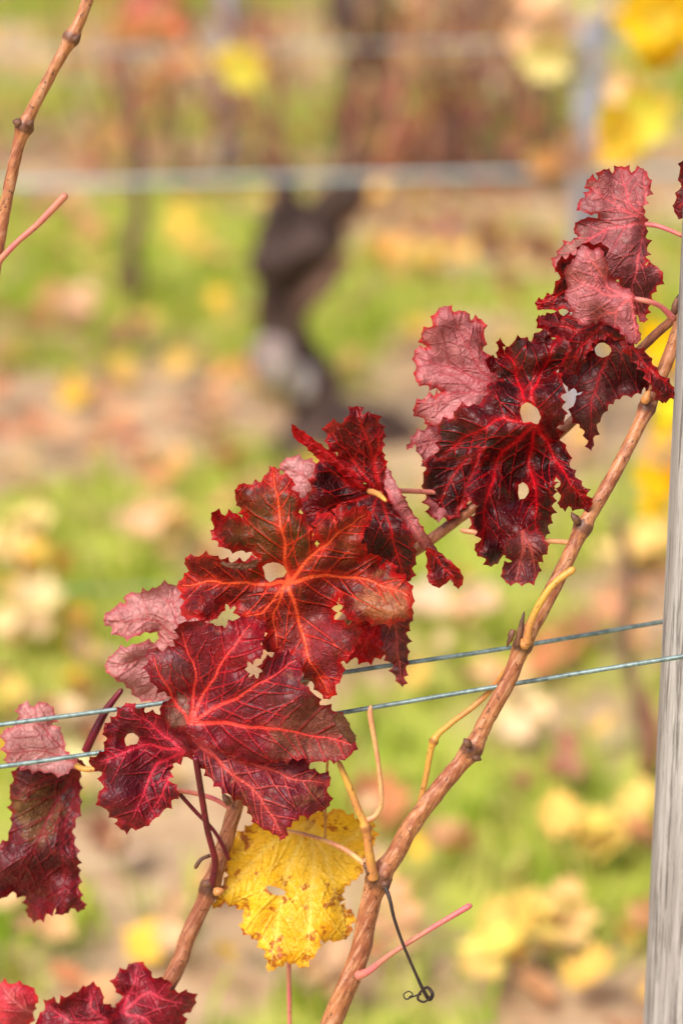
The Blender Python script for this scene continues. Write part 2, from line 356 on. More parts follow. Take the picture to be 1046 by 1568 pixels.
A_out=[(420,714),(430,727),(448,733),(447,750),(462,765),(458,785),(470,800),(481,822),(486,838),(484,812),(483,795),(497,785),(515,790),(517,772),(535,783),(548,776),(566,782),(570,795),(558,808),(551,832),(564,843),(556,854),(580,850),(583,866),(602,862),(607,878),(624,890),(632,912),(630,945),(610,950),(585,955),(560,950),(540,950),(528,940),(520,914),(508,932),(512,948),(552,960),(551,975),(537,1000),(522,1012),(524,1035),(514,1048),(505,1070),(492,1062),(478,1045),(465,1030),(455,1015),(443,1003),(425,1000),(403,993),(410,970),(400,955),(385,945),(370,945),(360,928),(345,925),(338,940),(325,950),(300,945),(278,943),(282,920),(268,898),(287,875),(282,855),(305,852),(325,850),(355,862),(375,860),(395,854),(385,845),(370,843),(350,840),(335,828),(326,820),(330,808),(325,785),(345,790),(362,786),(371,795),(368,778),(360,765),(365,742),(385,742),(400,738),(412,722)]
B_out=[(275,955),(300,950),(320,955),(345,962),(360,950),(378,945),(395,950),(407,965),(400,985),(404,1000),(392,1008),(380,1012),(376,1024),(382,1036),(396,1038),(403,1026),(404,1010),(430,1000),(450,1005),(462,1020),(460,1045),(480,1060),(490,1080),(510,1090),(525,1105),(535,1125),(545,1138),(538,1155),(520,1163),(490,1165),(465,1160),(430,1165),(400,1170),(370,1168),(340,1150),(310,1135),(292,1128),(283,1122),(270,1118),(252,1105),(245,1085),(262,1070),(240,1050),(228,1030),(225,995),(250,998),(268,990),(275,975)]
B2_out=[(285,1125),(330,1130),(400,1150),(470,1162),(474,1178),(507,1190),(500,1210),(505,1235),(485,1242),(460,1245),(440,1262),(437,1280),(425,1275),(400,1265),(385,1250),(370,1225),(350,1212),(325,1192),(302,1165),(288,1142)]
C_out=[(262,895),(280,905),(320,920),(330,1000),(300,1078),(230,1075),(207,1070),(190,1045),(172,1035),(160,1020),(175,1000),(197,990),(215,984),(236,985),(243,978),(240,968),(222,968),(205,975),(188,975),(170,960),(158,950),(172,932),(190,925),(190,912),(215,908),(240,900)]
D1=[(545,622),(555,637),(575,635),(588,660),(585,690),(592,715),(603,740),(618,770),(600,772),(582,752),(560,740),(540,725),(530,705),(502,682),(500,650),(525,650)]
D2=[(592,715),(608,745),(625,775),(650,815),(672,845),(695,865),(708,883),(701,899),(690,882),(672,897),(658,890),(655,845),(640,832),(618,800),(598,770),(588,742)]
D3=[(480,690),(500,690),(522,702),(545,735),(585,752),(604,772),(630,820),(635,850),(628,890),(600,880),(560,880),(500,850),(470,800),(458,770),(478,750),(480,725),(490,703)]
D3b=[(447,650),(470,665),(500,688),(530,705),(548,735),(560,748),(535,742),(515,715),(490,705),(470,685),(450,670)]
D4=[(428,710),(450,698),(482,708),(500,745),(470,775),(455,768),(440,735)]
E_out=[(765,517),(776,540),(785,525),(800,517),(815,522),(832,503),(845,520),(867,525),(865,550),(850,570),(858,585),(855,610),(862,640),(852,655),(868,690),(872,715),(890,745),(905,772),(885,780),(870,775),(857,778),(855,740),(848,730),(845,790),(840,822),(820,835),(800,840),(770,850),(752,868),(742,855),(725,842),(735,825),(718,800),(728,775),(710,750),(720,735),(735,715),(747,697),(735,690),(715,702),(690,700),(670,703),(675,670),(672,650),(695,640),(700,625),(735,620),(750,600),(745,590),(772,580),(748,560),(750,545),(765,545)]
E2=[(775,830),(800,812),(828,815),(838,840),(825,862),(825,880),(805,893),(775,893),(768,870),(785,860),(772,845)]
F1=[(680,468),(695,478),(712,475),(722,490),(738,487),(742,510),(740,535),(752,555),(790,580),(770,610),(725,630),(700,640),(665,655),(648,640),(632,628),(650,610),(680,600),(655,590),(637,585),(638,560),(635,535),(655,530),(645,510),(662,500),(668,478)]
F2=[(622,690),(635,665),(665,650),(700,650),(750,680),(740,740),(715,770),(695,793),(660,792),(653,760),(648,740),(660,720),(645,700),(635,680)]
G1=[(890,375),(905,385),(915,380),(922,400),(935,425),(952,440),(965,450),(970,480),(978,522),(960,528),(945,505),(920,490),(895,500),(880,490),(865,450),(870,440),(862,415),(880,395)]
G2=[(820,490),(845,480),(880,485),(900,480),(935,478),(948,500),(955,520),(985,545),(1008,575),(1030,590),(1044,605),(1010,612),(992,590),(975,602),(955,605),(930,620),(915,650),(908,690),(895,660),(875,640),(880,615),(892,600),(865,590),(855,570),(867,545),(852,520),(835,505)]
G3=[(820,462),(848,448),(858,425),(850,405),(880,392),(888,376),(925,378),(942,395),(945,425),(930,440),(900,460),(885,478),(862,472),(842,472)]
H_out=[(985,258),(968,262),(955,250),(940,262),(925,258),(915,275),(900,272),(905,290),(885,310),(892,325),(914,328),(915,334),(890,335),(878,350),(886,362),(862,375),(845,405),(865,418),(900,420),(945,430),(960,460),(985,495),(992,470),(995,452),(1010,430),(1002,412),(982,410),(990,380),(988,345),(980,320),(993,290),(990,272)]
J1=[(28,1080),(50,1083),(70,1075),(85,1095),(78,1110),(95,1125),(100,1150),(122,1168),(100,1185),(60,1180),(15,1170),(5,1120),(30,1110)]
J2=[(125,1165),(118,1200),(122,1240),(110,1275),(120,1310),(120,1360),(130,1393),(110,1390),(97,1400),(87,1388),(60,1408),(40,1410),(35,1378),(18,1368),(0,1375),(-25,1350),(-15,1300),(15,1285),(20,1260),(14,1215),(28,1175),(60,1162)]
K_out=[(200,1075),(225,1090),(245,1092),(262,1102),(290,1115),(300,1150),(265,1170),(258,1195),(276,1212),(252,1240),(235,1255),(215,1270),(185,1272),(180,1255),(165,1240),(150,1220),(160,1205),(155,1185),(140,1175),(137,1165),(160,1150),(165,1130),(160,1115),(180,1095),(190,1080)]
Y_out=[(455,1243),(500,1250),(520,1240),(545,1258),(570,1262),(575,1290),(562,1300),(550,1340),(528,1358),(520,1385),(542,1400),(535,1430),(520,1438),(490,1430),(485,1450),(465,1475),(440,1465),(412,1482),(408,1450),(395,1435),(372,1420),(374,1392),(345,1380),(326,1392),(335,1365),(350,1340),(345,1310),(360,1285),(385,1265),(420,1255)]
M1=[(205,1478),(225,1483),(235,1497),(260,1495),(262,1512),(290,1520),(300,1540),(280,1555),(290,1590),(240,1620),(180,1600),(168,1565),(187,1530),(175,1515),(178,1495)]
M2=[(75,1530),(95,1530),(110,1518),(135,1508),(155,1510),(160,1535),(185,1550),(165,1600),(100,1620),(50,1600),(58,1562),(70,1545)]
M3=[(-20,1510),(20,1503),(45,1505),(62,1522),(52,1550),(40,1590),(-20,1600)]
vine=empty("red_grapevine")
ml=make_leaf
ml("leaf_centre",A_out,(440,892),[[(437,840),(428,780),(420,722)],[(490,840),(530,808),(562,788)],[(500,880),(570,890),(626,912)],[(455,940),(470,1000),(503,1062)],[(400,940),(375,944)],[(390,895),(330,890),(275,897)],[(418,940),(425,995)]],LM['A'],d=-0.022,holes=[[(402,868),(409,863),(418,861),(428,863),(435,868),(439,877),(434,884),(424,885),(413,892),(406,886),(405,877)]],tilt=(-0.006,0.004),relief=0.008,seed=1,parent=vine)
ml("leaf_lower_left",B_out,(288,1108),[[(320,1050),(350,1000),(385,955)],[(300,1040),(280,965)],[(350,1075),(410,1040),(455,1010)],[(360,1110),(450,1120),(540,1142)],[(262,1070),(235,1005)]],LM['B'],d=-0.036,tilt=(0.004,0.0),relief=0.008,seed=2,parent=vine)
ml("leaf_lower_fold",B2_out,(290,1130),[[(340,1170),(400,1220),(432,1274)],[(360,1160),(440,1190),(500,1200)]],LM['B2'],d=-0.024,tilt=(0.004,-0.020),relief=0.007,seed=3,parent=vine)
ml("leaf_dry_edge",[(518,1086),(530,1098),(537,1116),(546,1136),(538,1142),(522,1122),(510,1102)],(540,1138),[[(525,1100)]],LM['Br'],d=-0.044,relief=0.003,seed=32,parent=vine,amp=1.5,curl=.01,grid=2.0)
ml("leaf_dry_edge",[(326,856),(350,862),(380,862),(398,854),(392,868),(370,873),(345,868)],(395,856),[[(350,864)]],LM['Br'],d=-0.03,relief=0.002,seed=33,parent=vine,amp=1.5,curl=.006,grid=2.0)
ml("leaf_pale_left",C_out,(300,1000),[[(240,950),(165,950)],[(270,950),(262,900)],[(230,1005),(168,1020)],[(250,1040),(210,1066)]],LM['C'],d=0.022,tilt=(-0.004,0.0),relief=0.006,seed=4,parent=vine)
ml("leaf_upper_lobe",D1,(582,757),[[(570,700),(547,628)],[(575,700),(585,645)],[(545,710),(505,660)]],LM['D'],d=-0.006,tilt=(0.018,0.0),relief=0.005,seed=5,parent=vine)
ml("leaf_upper_strip",D2,(592,750),[[(640,820),(700,890)]],LM['Cs'],d=-0.016,tilt=(0.02,0.0),relief=0.004,seed=6,parent=vine,amp=2)
ml("leaf_upper_strip_tip",[(652,838),(672,846),(695,864),(710,884),(703,903),(691,886),(673,901),(657,893)],(650,830),[[(675,865),(700,890)]],LM['D'],d=-0.02,tilt=(0.01,0.0),relief=0.003,seed=61,parent=vine,amp=2)
ml("leaf_upper_body",D3,(582,757),[[(530,740),(490,705)],[(520,770),(470,790)],[(600,820),(615,880)],[(560,800),(520,840)]],LM['D'],d=0.01,tilt=(-.01,0),relief=0.009,seed=7,parent=vine)
ml("leaf_upper_ear",D3b,(560,745),[[(510,700),(455,662)]],LM['Dr'],d=0.0,tilt=(0,.012),relief=0.004,seed=71,parent=vine,amp=2)
ml("leaf_upper_back",D4,(500,760),[[(470,730),(435,712)]],LM['C'],d=0.026,seed=8,parent=vine,relief=0.003)
ml("leaf_scarlet_flap",[(520,1008),(535,955),(580,940),(600,970),(588,1003),(560,1014),(545,1006)],(590,930),[[(570,970),(545,1003)]],LM['Dr'],d=0.008,relief=0.003,seed=9,parent=vine)
ml("leaf_hanging_tip",[(590,930),(632,940),(622,970),(625,1010),(617,1053),(605,1035),(603,1018),(588,1000),(583,970)],(600,920),[[(608,980),(614,1045)]],LM['Eb'],d=0.0,relief=0.004,seed=10,parent=vine)
ml("leaf_burgundy_right",E_out,(820,650),[[(812,600),(835,560),(850,525)],[(800,610),(790,560),(770,525)],[(770,640),(720,665),(678,695)],[(770,690),(745,760),(735,840)],[(812,700),(822,780),(818,830)],[(845,690),(870,740),(898,772)]],LM['E'],d=-0.012,holes=[[(794,632),(797,622),(805,617),(815,623),(822,630),(826,640),(822,650),(810,646),(799,648)],[(796,742),(802,738),(808,744),(810,754),(806,763),(799,764),(796,754)]],tilt=(0.0,0.004),relief=0.012,seed=11,parent=vine,pleat=.006,curl=.010)
ml("leaf_burgundy_flap",E2,(800,810),[[(800,850),(790,890)],[(815,850),(822,878)]],LM['Eb'],d=-0.026,relief=0.004,seed=12,parent=vine)
ml("leaf_rose_back",F1,(775,600),[[(730,560),(690,478)],[(740,550),(735,495)],[(710,570),(640,545)],[(700,600),(640,630)]],LM['F'],d=0.028,relief=0.006,seed=13,parent=vine)
ml("leaf_rose_back_lower",F2,(750,650),[[(700,700),(665,785)],[(690,670),(630,685)],[(725,710),(700,785)]],LM['Cs'],d=0.036,relief=0.005,seed=14,parent=vine)
ml("leaf_rose_back_red",[(655,700),(700,690),(745,690),(740,740),(715,770),(695,793),(660,792),(653,760),(648,735)],(750,650),[[(700,720),(665,785)],[(725,720),(700,785)]],LM['D'],d=0.027,relief=0.004,seed=15,parent=vine)
ml("leaf_dusky_upper",G1,(962,456),[[(930,440),(895,385)],[(920,450),(870,420)],[(940,480),(890,490)],[(968,490),(972,520)]],LM['G'],d=-0.010,tilt=(-0.012,0.0),relief=0.006,seed=16,parent=vine,amp=3)
ml("leaf_dusky_tail",G3,(940,430),[[(880,440),(825,463)],[(920,410),(905,385)]],LM['D'],d=0.01,relief=0.006,seed=17,parent=vine)  # dark red tail of the leaf, behind the dusky panel
ml("leaf_wine_right",G2,(940,490),[[(900,510),(850,500),(825,492)],[(925,560),(905,610),(905,680)],[(985,555),(1040,604)],[(900,540),(865,575)]],LM['Gd'],d=0.006,holes=[[(911,532),(916,526),(924,525),(931,530),(934,538),(930,545),(921,548),(913,544)]],relief=0.009,seed=18,parent=vine)
ml("leaf_wine_dark_fold",[(820,490),(845,480),(880,485),(900,482),(925,480),(945,500),(955,520),(930,515),(905,525),(890,560),(870,575),(862,560),(870,540),(852,520),(835,505)],(930,490),[[(880,505),(825,492)],[(890,530),(870,565)]],LM['D'],d=-0.002,relief=0.005,seed=181,parent=vine)
ml("leaf_wine_tip",[(945,500),(962,528),(990,540),(1010,575),(1030,590),(1044,605),(1012,614),(995,592),(985,570),(965,545),(950,525)],(945,500),[[(985,555),(1040,604)]],LM['D'],d=-0.006,relief=0.004,seed=182,parent=vine)
ml("leaf_top_right",H_out,(988,343),[[(960,310),(955,255)],[(950,320),(905,285)],[(930,350),(855,400)],[(975,390),(965,440),(980,485)],[(985,310),(985,265)]],LM['H'],d=0.016,relief=0.010,seed=19,parent=vine)
ml("leaf_pale_lowleft",J1,(122,1170),[[(80,1130),(35,1085)],[(70,1150),(12,1150)]],LM['C'],d=0.014,relief=0.004,seed=20,parent=vine)
ml("leaf_maroon_left",J2,(122,1170),[[(90,1220),(30,1350)],[(80,1190),(25,1215)],[(100,1260),(95,1390)],[(112,1280),(122,1385)]],LM['J'],d=0.02,relief=0.013,seed=21,parent=vine)
ml("leaf_magenta_small",K_out,(283,1150),[[(240,1170),(200,1260)],[(230,1140),(145,1168)],[(240,1115),(200,1082)],[(262,1190),(235,1240)]],LM['K'],d=-0.010,holes=[[(190,1133),(195,1125),(204,1123),(212,1130),(209,1140),(200,1141),(194,1144)]],relief=0.009,seed=22,parent=vine)
ml("leaf_yellow",Y_out,(475,1262),[[(440,1330),(415,1475)],[(480,1340),(470,1465)],[(420,1290),(340,1370)],[(510,1300),(570,1275)],[(510,1350),(530,1425)]],LM['Y'],d=0.016,holes=[[(408,1355),(422,1356),(438,1364),(436,1370),(422,1368),(412,1362)]],relief=0.007,seed=23,parent=vine,tilt=(0,-0.026),pleat=.003)
ml("leaf_bottom",M1,(185,1550),[[(205,1510),(210,1482)],[(230,1520),(290,1540)],[(225,1560),(270,1600)]],LM['M'],d=0.006,relief=0.007,seed=24,parent=vine)
ml("leaf_bottom_left",M2,(170,1565),[[(140,1540),(140,1512)],[(110,1560),(75,1540)]],LM['M'],d=0.01,relief=0.007,seed=25,parent=vine)
ml("leaf_bottom_corner",M3,(60,1560),[[(30,1530),(5,1508)]],LM['M3'],d=0.02,relief=0.006,seed=26,parent=vine)
ml("leaf_edge_right",[(1046,245),(1040,262),(1044,285),(1036,305),(1034,322),(1050,335),(1075,300),(1070,255)],(1075,300),[[(1050,300),(1038,318)]],LM['Gd'],d=0.01,relief=0.004,seed=27,parent=vine)

# ------------------------------------------------------------------ canes
cane=empty("vine_cane")
ptube("main_cane",[(485,1640,-.012),(507,1568,-.013),(548,1470,-.015),(563,1400,-.016),(580,1345,-.018),(604,1310,-.018),(630,1264,-.018),(674,1206,-.018),(722,1148,-.018),(743,1106,-.018),(777,1045,-.02),(800,988,-.02),(832,928,-.018),(864,866,-.015),(892,808,-.012),(927,749,-.008),(959,689,-.004),(990,625,0),(1013,572,0.004),(1033,520,.006),(1048,470,.008),(1065,400,.01)],[17,17,16,15.5,15.5,14.5,14,13.5,13,12.5,12,12,12,11.5,11,10.5,10,10.5,10,10,10,10],M_cane,cane,nodes=(4,8,11,14,17),nodeamp=0.36,rough=0.09,sides=22)
ptube("rear_cane",[(190,1600,.02),(262,1500,.012),(290,1430,.012),(322,1360,.01),(345,1290,.01),(368,1215,.008),(395,1165,.012),(440,1080,.03),(520,960,.045),(600,870,.04),(650,833,.035),(700,796,.032),(735,768,.03),(800,712,.035),(862,658,.03),(900,620,.03),(985,530,.025),(1030,488,.02),(1045,470,.015)],[14,13.5,13,13,12.5,12,12,11,10,9.5,9,8.5,8.5,8,8,8,7,7,7],M_cane2,cane,nodes=(3,),nodeamp=0.35,rough=0.09,sides=18)
ptube("left_cane",[(150,-60,0),(135,0,0),(110,58,0),(78,115,0),(38,195,0),(20,262,0),(5,340,0),(-8,420,0),(-20,500,0)],[8.5,8.5,9,8.5,9.5,9,9,9.5,9.5],M_cane,cane,nodes=(2,4),nodeamp=0.55,rough=0.09,sides=18)
ptube("cut_petiole",[(-8,412,-.004),(3,396,-.006),(28,370,-.006),(60,342,-.006),(103,297,-.006)],[7,5,4.5,5,6],M_pink,cane)
def bud(u,v,d,du,dv,L,r,mat=M_scar,p=cane):
    ptube("bud",[(u,v,d),(u+du*L*.35,v+dv*L*.35,d-.001),(u+du*L*.7,v+dv*L*.7,d-.001),(u+du*L,v+dv*L,d)],[r*0.9,r,r*.65,r*.15],mat,p,rough=0.25,sides=12,step=0.0007)
bud(113,62,-.002,0.8,-.6,14,6); bud(32,190,-.002,-.9,-.4,13,7); bud(45,190,-.004,.8,-.5,10,6)
bud(570,1338,-.024,-.6,-.8,22,8); bud(590,1352,-.028,.3,.7,14,8); bud(726,1158,-.022,.9,.5,12,6); bud(716,1140,-.026,-.5,-.8,12,7)
bud(792,988,-.028,.2,-1,52,5.5); bud(786,965,-.028,-.4,1,26,5); bud(800,985,-.03,.8,-.1,18,9,M_yel); bud(884,800,-.016,-.5,-.8,20,6); bud(985,615,-.006,.5,-.9,20,7,M_yel)
bud(1030,480,0,.3,-1,30,6); bud(322,1352,.0,-.9,.3,14,7); bud(330,1365,-.002,.9,-.1,16,7,M_yel); bud(350,1230,0,-.5,-.9,18,6)
ptube("spur",[(806,985,-.032),(812,955,-.034),(830,918,-.036),(850,892,-.036),(880,870,-.036)],[7,5.5,5.5,5,6],M_yel,cane,rough=.05)
ptube("yellow_shoot",[(643,1232,.0),(652,1190,0),(664,1135,0),(690,1108,.0),(722,1084,.0),(748,1060,.0),(778,1022,-.01)],[5,4.5,5,4.5,4.5,4.5,4],M_yel,cane,nodes=(2,),nodeamp=.6)
ptube("short_shoot",[(572,1345,-.024),(566,1310,-.028),(560,1268,-.03),(548,1238,-.03),(532,1198,-.03),(518,1165,-.028)],[9,7,6,5.5,5,4],M_yel,cane,nodes=(2,),nodeamp=.6,rough=.08)
ptube("forked_petiole",[(562,1256,-.03),(576,1248,-.03),(584,1225,-.03),(580,1175,-.03),(573,1130,-.03),(567,1095,-.03),(568,1080,-.03)],[5,4.5,4,3.5,4,4.5,3],M_cream,cane)
ptube("leaf_petiole_yellow",[(566,1330,-.022),(535,1305,-.012),(500,1288,-.004),(455,1275,.010),(420,1270,.022)],[4.5,4,3.5,3.2,2.5],M_cream,cane)
ptube("pink_petiole",[(548,1494,-.02),(566,1486,-.024),(600,1460,-.028),(660,1422,-.03),(722,1385,-.03)],[8,5.5,4,4,5],M_pink,cane)
tv=[(590,1358,-.03),(597,1378,-.034),(604,1408,-.036),(618,1448,-.036),(636,1490,-.036),(648,1516,-.036),(657,1530,-.034),(662,1522,-.03),(654,1512,-.028),(643,1520,-.03),(640,1530,-.034),(650,1534,-.038),(660,1526,-.036)]
ptube("tendril",tv,[4,3,2.6,2.4,2.4,3,3.4,3,2.4,2,2,1.8,1.2],M_tend,cane,step=0.0008,sides=10)
ptube("tendril_tip",[(645,1522,-.03),(632,1526,-.03),(622,1530,-.03),(618,1523,-.03),(626,1518,-.03),(632,1523,-.03),(625,1527,-.032)],[1.8,1.3,1.2,1.1,1.1,1,.8],M_tend,cane,step=0.0006,sides=8)
ptube("cream_petiole_right",[(885,832,-.008),(850,829,.0),(800,826,.006),(705,812,.02)],[4.5,4,4,4],M_cream,cane)
ptube("pink_petiole_mid",[(578,757,-.002),(600,752,.01),(650,753,.026),(710,758,.03),(740,766,.028)],[5,4.2,4,4,4],M_pink,cane)
ptube("petiole_top",[(988,343,.012),(1010,347,.008),(1046,362,.004),(1080,380,.004)],[4,3.5,3.5,4],M_pink,cane)
ptube("petiole_upper",[(963,457,-.012),(990,461,-.014),(1012,470,-.01),(1032,490,-.004)],[4,4,4,6],M_pink,cane)
ptube("petiole_red",[(300,1160,-.03),(308,1210,-.02),(318,1270,-.012),(330,1320,-.004),(324,1358,.0)],[5,5,5,5.5,7],M_red,cane)
ptube("petiole_thin",[(272,1212,-.004),(300,1243,.0),(330,1275,.002),(352,1318,.004)],[3.5,3.2,3,3],M_red,cane)
ptube("petiole_thin_b",[(270,1210,-.006),(300,1215,.0),(330,1224,.004),(356,1240,.006)],[4,3.8,3.8,4],M_pink,cane)
ptube("hook",[(322,1310,.0),(308,1316,-.002),(299,1330,-.002)],[3,3,4],M_scar,cane)
ptube("petiole_left",[(118,1172,.008),(135,1178,.004),(190,1172,.0),(255,1165,.0)],[5,4.5,4,4],M_yel,cane)
ptube("petiole_folded",[(132,1150,.012),(146,1120,.01),(165,1085,.01),(188,1055,.01)],[7,7,6,4],M_red,cane)
ptube("thin_stem",[(442,1462,.034),(443,1520,.034),(444,1600,.034)],[4,3.5,3.5],M_pink,cane)
ptube("thin_stem_b",[(502,1160,.0),(499,1220,.0),(498,1290,.0)],[2,2,2],M_yel,cane)
ptube("leaf_base",[(566,752,-.004),(580,757,-.012),(592,768,-.018)],[5,4.5,2.5],M_yel,vine)

# ------------------------------------------------------------------ foreground wires + post
def wire(name,uvd,rpx=3.6):
    pts=[W(*p) for p in uvd]
    P=[pts[0]+Vector((-3.0,-0.05,-0.02))]+pts+[pts[-1]+Vector((3.0,0.05,0.03))]
    V,Fc,at=tube_data(P,[rpx*PX]*len(P),step=0.02,sides=12); mesh_obj(name,V,Fc,M_wire)
wire("trellis_wire",[(-60,1119,.0),(0,1110,0),(280,1072,.004),(525,1030,.01),(780,992,.022),(1020,951,.05),(1100,938,.06)])
wire("trellis_wire",[(-60,1183,.0),(0,1174,0),(150,1153,.002),(520,1092,-.0),(800,1045,-.006),(1046,1005,-.028),(1120,993,-.03)])
def post(name,x,y,r,h,mat,seed=0):
    sides=48; V=[];Fc=[];nz=80
    for i in range(nz+1):
        z=h*i/nz
        for s in range(sides):
            a=2*math.pi*s/sides
            k=1+0.05*noise.noise(Vector((math.cos(a)*1.5+seed,math.sin(a)*1.5,z*1.5)))+0.035*noise.noise(Vector((math.cos(a)*7+seed,math.sin(a)*7,z*1.2)))-0.05*max(0,noise.noise(Vector((math.cos(a)*5,math.sin(a)*5+seed,z*.6)))-.25)
            if i==nz: k*=0.93
            V.append((x+r*k*math.cos(a),y+r*k*math.sin(a),z-0.02*(i==0)))
    for i in range(nz):
        for s in range(sides):
            a=i*sides+s;b=i*sides+(s+1)%sides; Fc.append((a,b,b+sides,a+sides))
    Fc.append(tuple(nz*sides+s for s in range(sides)))
    return mesh_obj(name,V,Fc,mat,True)
pc=W(1011,1100,0.03); post("wooden_post",pc.x+0.05,pc.y+0.005,0.05,1.55,M_post,1)

# ------------------------------------------------------------------ generic leaf cloud / grass
lf=[(0,-.05),(.12,-.28),(.30,-.36),(.34,-.16),(.50,-.12),(.44,.08),(.52,.22),(.34,.26),(.30,.40),(.14,.40),(.0,.62),(-.14,.40),(-.30,.40),(-.34,.26),(-.52,.22),(-.44,.08),(-.50,-.12),(-.34,-.16),(-.30,-.36),(-.12,-.28)]
def setcol(ob,C):
    a=ob.data.color_attributes.new('col','FLOAT_COLOR','POINT'); a.data.foreach_set('color',np.array(C,dtype=np.float32).ravel())
def leaf_cloud(name,items,mat,parent=None):
    V=[];Fc=[];C=[]
    for (p,s,nrm,sp,col,cu) in items:
        q=nrm.to_track_quat('Z','Y'); b=len(V); cs,sn=math.cos(sp),math.sin(sp)
        pts=[(0,0.06)]+[(x*.5,y*.5+.03) for x,y in lf]+lf; ph=random.random()*6; sx=random.uniform(.55,1)
        for (x,y) in pts:
            rr=x*x+y*y; z=cu*rr*1.3+0.12*cu*math.sin(5*x+ph)+0.10*math.sin(7*y+ph)*rr+0.25*cu*abs(x)
            x*=sx; X=x*cs-y*sn; Y=x*sn+y*cs
            V.append(p+q@Vector((X*s,Y*s,z*s))); k=0.9+0.2*random.random(); C.append((col[0]*k,col[1]*k,col[2]*k,1))
        n=len(lf)
        for i in range(n):
            j=(i+1)%n; Fc.append((b,b+1+i,b+1+j)); Fc.append((b+1+i,b+1+n+i,b+1+n+j,b+1+j))
    ob=mesh_obj(name,V,Fc,mat,True,parent); setcol(ob,C); return ob
def cloud_mat(name,trans=0.3,ns=60):
    N=NB(name); c=N.attr('col').outputs['Color']; col=c
    if ns:
        tc=N.n('ShaderNodeTexCoord'); n=N.noise(tc.outputs['Object'],ns,2,0.6)
        col=N.mix(N.mr(n,0.45,0.7,0,0.4),c,N.mix(1.0,c,(0.6,0.42,0.3,1),'MULTIPLY'))
    P=N.n('ShaderNodeBsdfDiffuse'); N.l(col,P.inputs['Color'])
    T=N.n('ShaderNodeBsdfTranslucent'); N.l(col,T.inputs[0]); M=N.n('ShaderNodeMixShader'); M.inputs[0].default_value=trans
    N.l(P.outputs[0],M.inputs[1]);N.l(T.outputs[0],M.inputs[2]);N.l(M.outputs[0],N.out.inputs[0]); return N.m
M_cloud=cloud_mat("autumn_leaf"); M_litter=cloud_mat("dry_leaf",0.12); M_grass=cloud_mat("grass_blade",0.3,0)
def L3(c): return lin(c)[:3]
def green(x,y):
    g=noise.noise(Vector((x*1.2+3,y*1.7,0.3)))*1.1+0.9*noise.noise(Vector((x*3.8+1,y*4.4,5.3)))
    band=0.32*math.cos((y-4.85)*2*math.pi/2.15)
    if y>5.2: band-=0.15
    if x>0.1 and y<3.9: band-=0.12
    return g+band*0.8-.03
V=[];Fc=[];C=[]
gx=np.concatenate([np.linspace(-60,-4,20),np.linspace(-3.8,3.8,120),np.linspace(4,60,20)]); gy=np.concatenate([np.linspace(-20,1,10),np.linspace(1.1,12,150),np.linspace(12.5,200,30)])
for y in gy:
    for x in gx:
        V.append((x,y,0.018*noise.noise(Vector((x*1.5,y*1.5,0)))+0.01*noise.noise(Vector((x*6,y*6,2))))); C.append(min(1,max(0,0.5+green(x,y)*1.3)))
nx=len(gx)
for j in range(len(gy)-1):
    for i in range(nx-1): a=j*nx+i; Fc.append((a,a+1,a+1+nx,a+nx))
N=NB("vineyard_ground"); tc=N.n('ShaderNodeTexCoord'); n1=N.noise(tc.outputs['Object'],14,4,0.7); n2=N.noise(tc.outputs['Object'],50,3,0.7); g=N.attr('green').outputs['Fac']
soil=N.mix(N.mr(n1,0.35,0.65),lin((182,148,116)),lin((210,182,144))); soil=N.mix(N.mr(n2,0.45,0.7,0,.5),soil,lin((124,94,72)))
gr=N.mix(N.mr(n1,0.35,0.65),lin((162,174,68)),lin((188,188,90))); gr=N.mix(N.mr(n2,.5,.7,0,.4),gr,lin((108,126,48)))
col=N.mix(N.mr(N.math('ADD',g,N.math('MULTIPLY',N.math('SUBTRACT',n1,.5),.9)),.3,.65),soil,gr)
P=N.n('ShaderNodeBsdfDiffuse'); N.l(col,P.inputs['Color']); N.l(P.outputs[0],N.out.inputs[0])
gob=mesh_obj("ground",V,Fc,N.m); fattr(gob.data,'green',C)
V=[];Fc=[];C=[]
cols=[L3(c) for c in [(172,188,66),(192,200,84),(148,178,54),(202,200,106),(208,194,122),(184,182,84)]]
for _ in range(24000):
    y=1.6+ (random.random()**0.8)*9.0; x=(random.random()-.5)*(1.6+y*0.62)
    gval=green(x,y)
    if gval+random.random()*0.5<0.12: continue
    c=random.choice(cols)
    for b in range(4):
        bx=x+random.gauss(0,.015); by=y+random.gauss(0,.015); h=random.uniform(.03,.075); an=random.random()*6.28; le=random.uniform(.015,.06); wd=random.uniform(.002,.004)
        dx,dy=math.cos(an),math.sin(an); i=len(V)
        V+= [(bx-dy*wd,by+dx*wd,0),(bx+dy*wd,by-dx*wd,0),(bx+dx*le*.4+dy*wd*.8,by+dy*le*.4-dx*wd*.8,h*.6),(bx+dx*le*.4-dy*wd*.8,by+dy*le*.4+dx*wd*.8,h*.6),(bx+dx*le,by+dy*le,h)]
        Fc+=[(i,i+1,i+2,i+3),(i+3,i+2,i+4)]; C+=[(c[0],c[1],c[2],1)]*5
ob=mesh_obj("grass",V,Fc,M_grass); setcol(ob,C)
lc=[L3(c) for c in [(230,188,142),(238,206,160),(212,156,112),(190,128,94),(234,190,100),(240,202,116),(218,164,118),(160,110,84),(240,194,80),(230,200,168),(130,90,70),(204,136,94)]]
items=[]
for _ in range(4200):
    y=1.7+(random.random()**0.85)*9; x=(random.random()-.5)*(1.6+y*0.62)
    if green(x,y)>0.1 and random.random()<.65: continue
    nr=Vector((random.gauss(0,.45),random.gauss(-.1,.45),1)).normalized()
    items.append((Vector((x,y,.02+random.random()*.025)),random.uniform(.025,.08),nr,random.random()*6.28,random.choice(lc),random.uniform(.2,.8)))
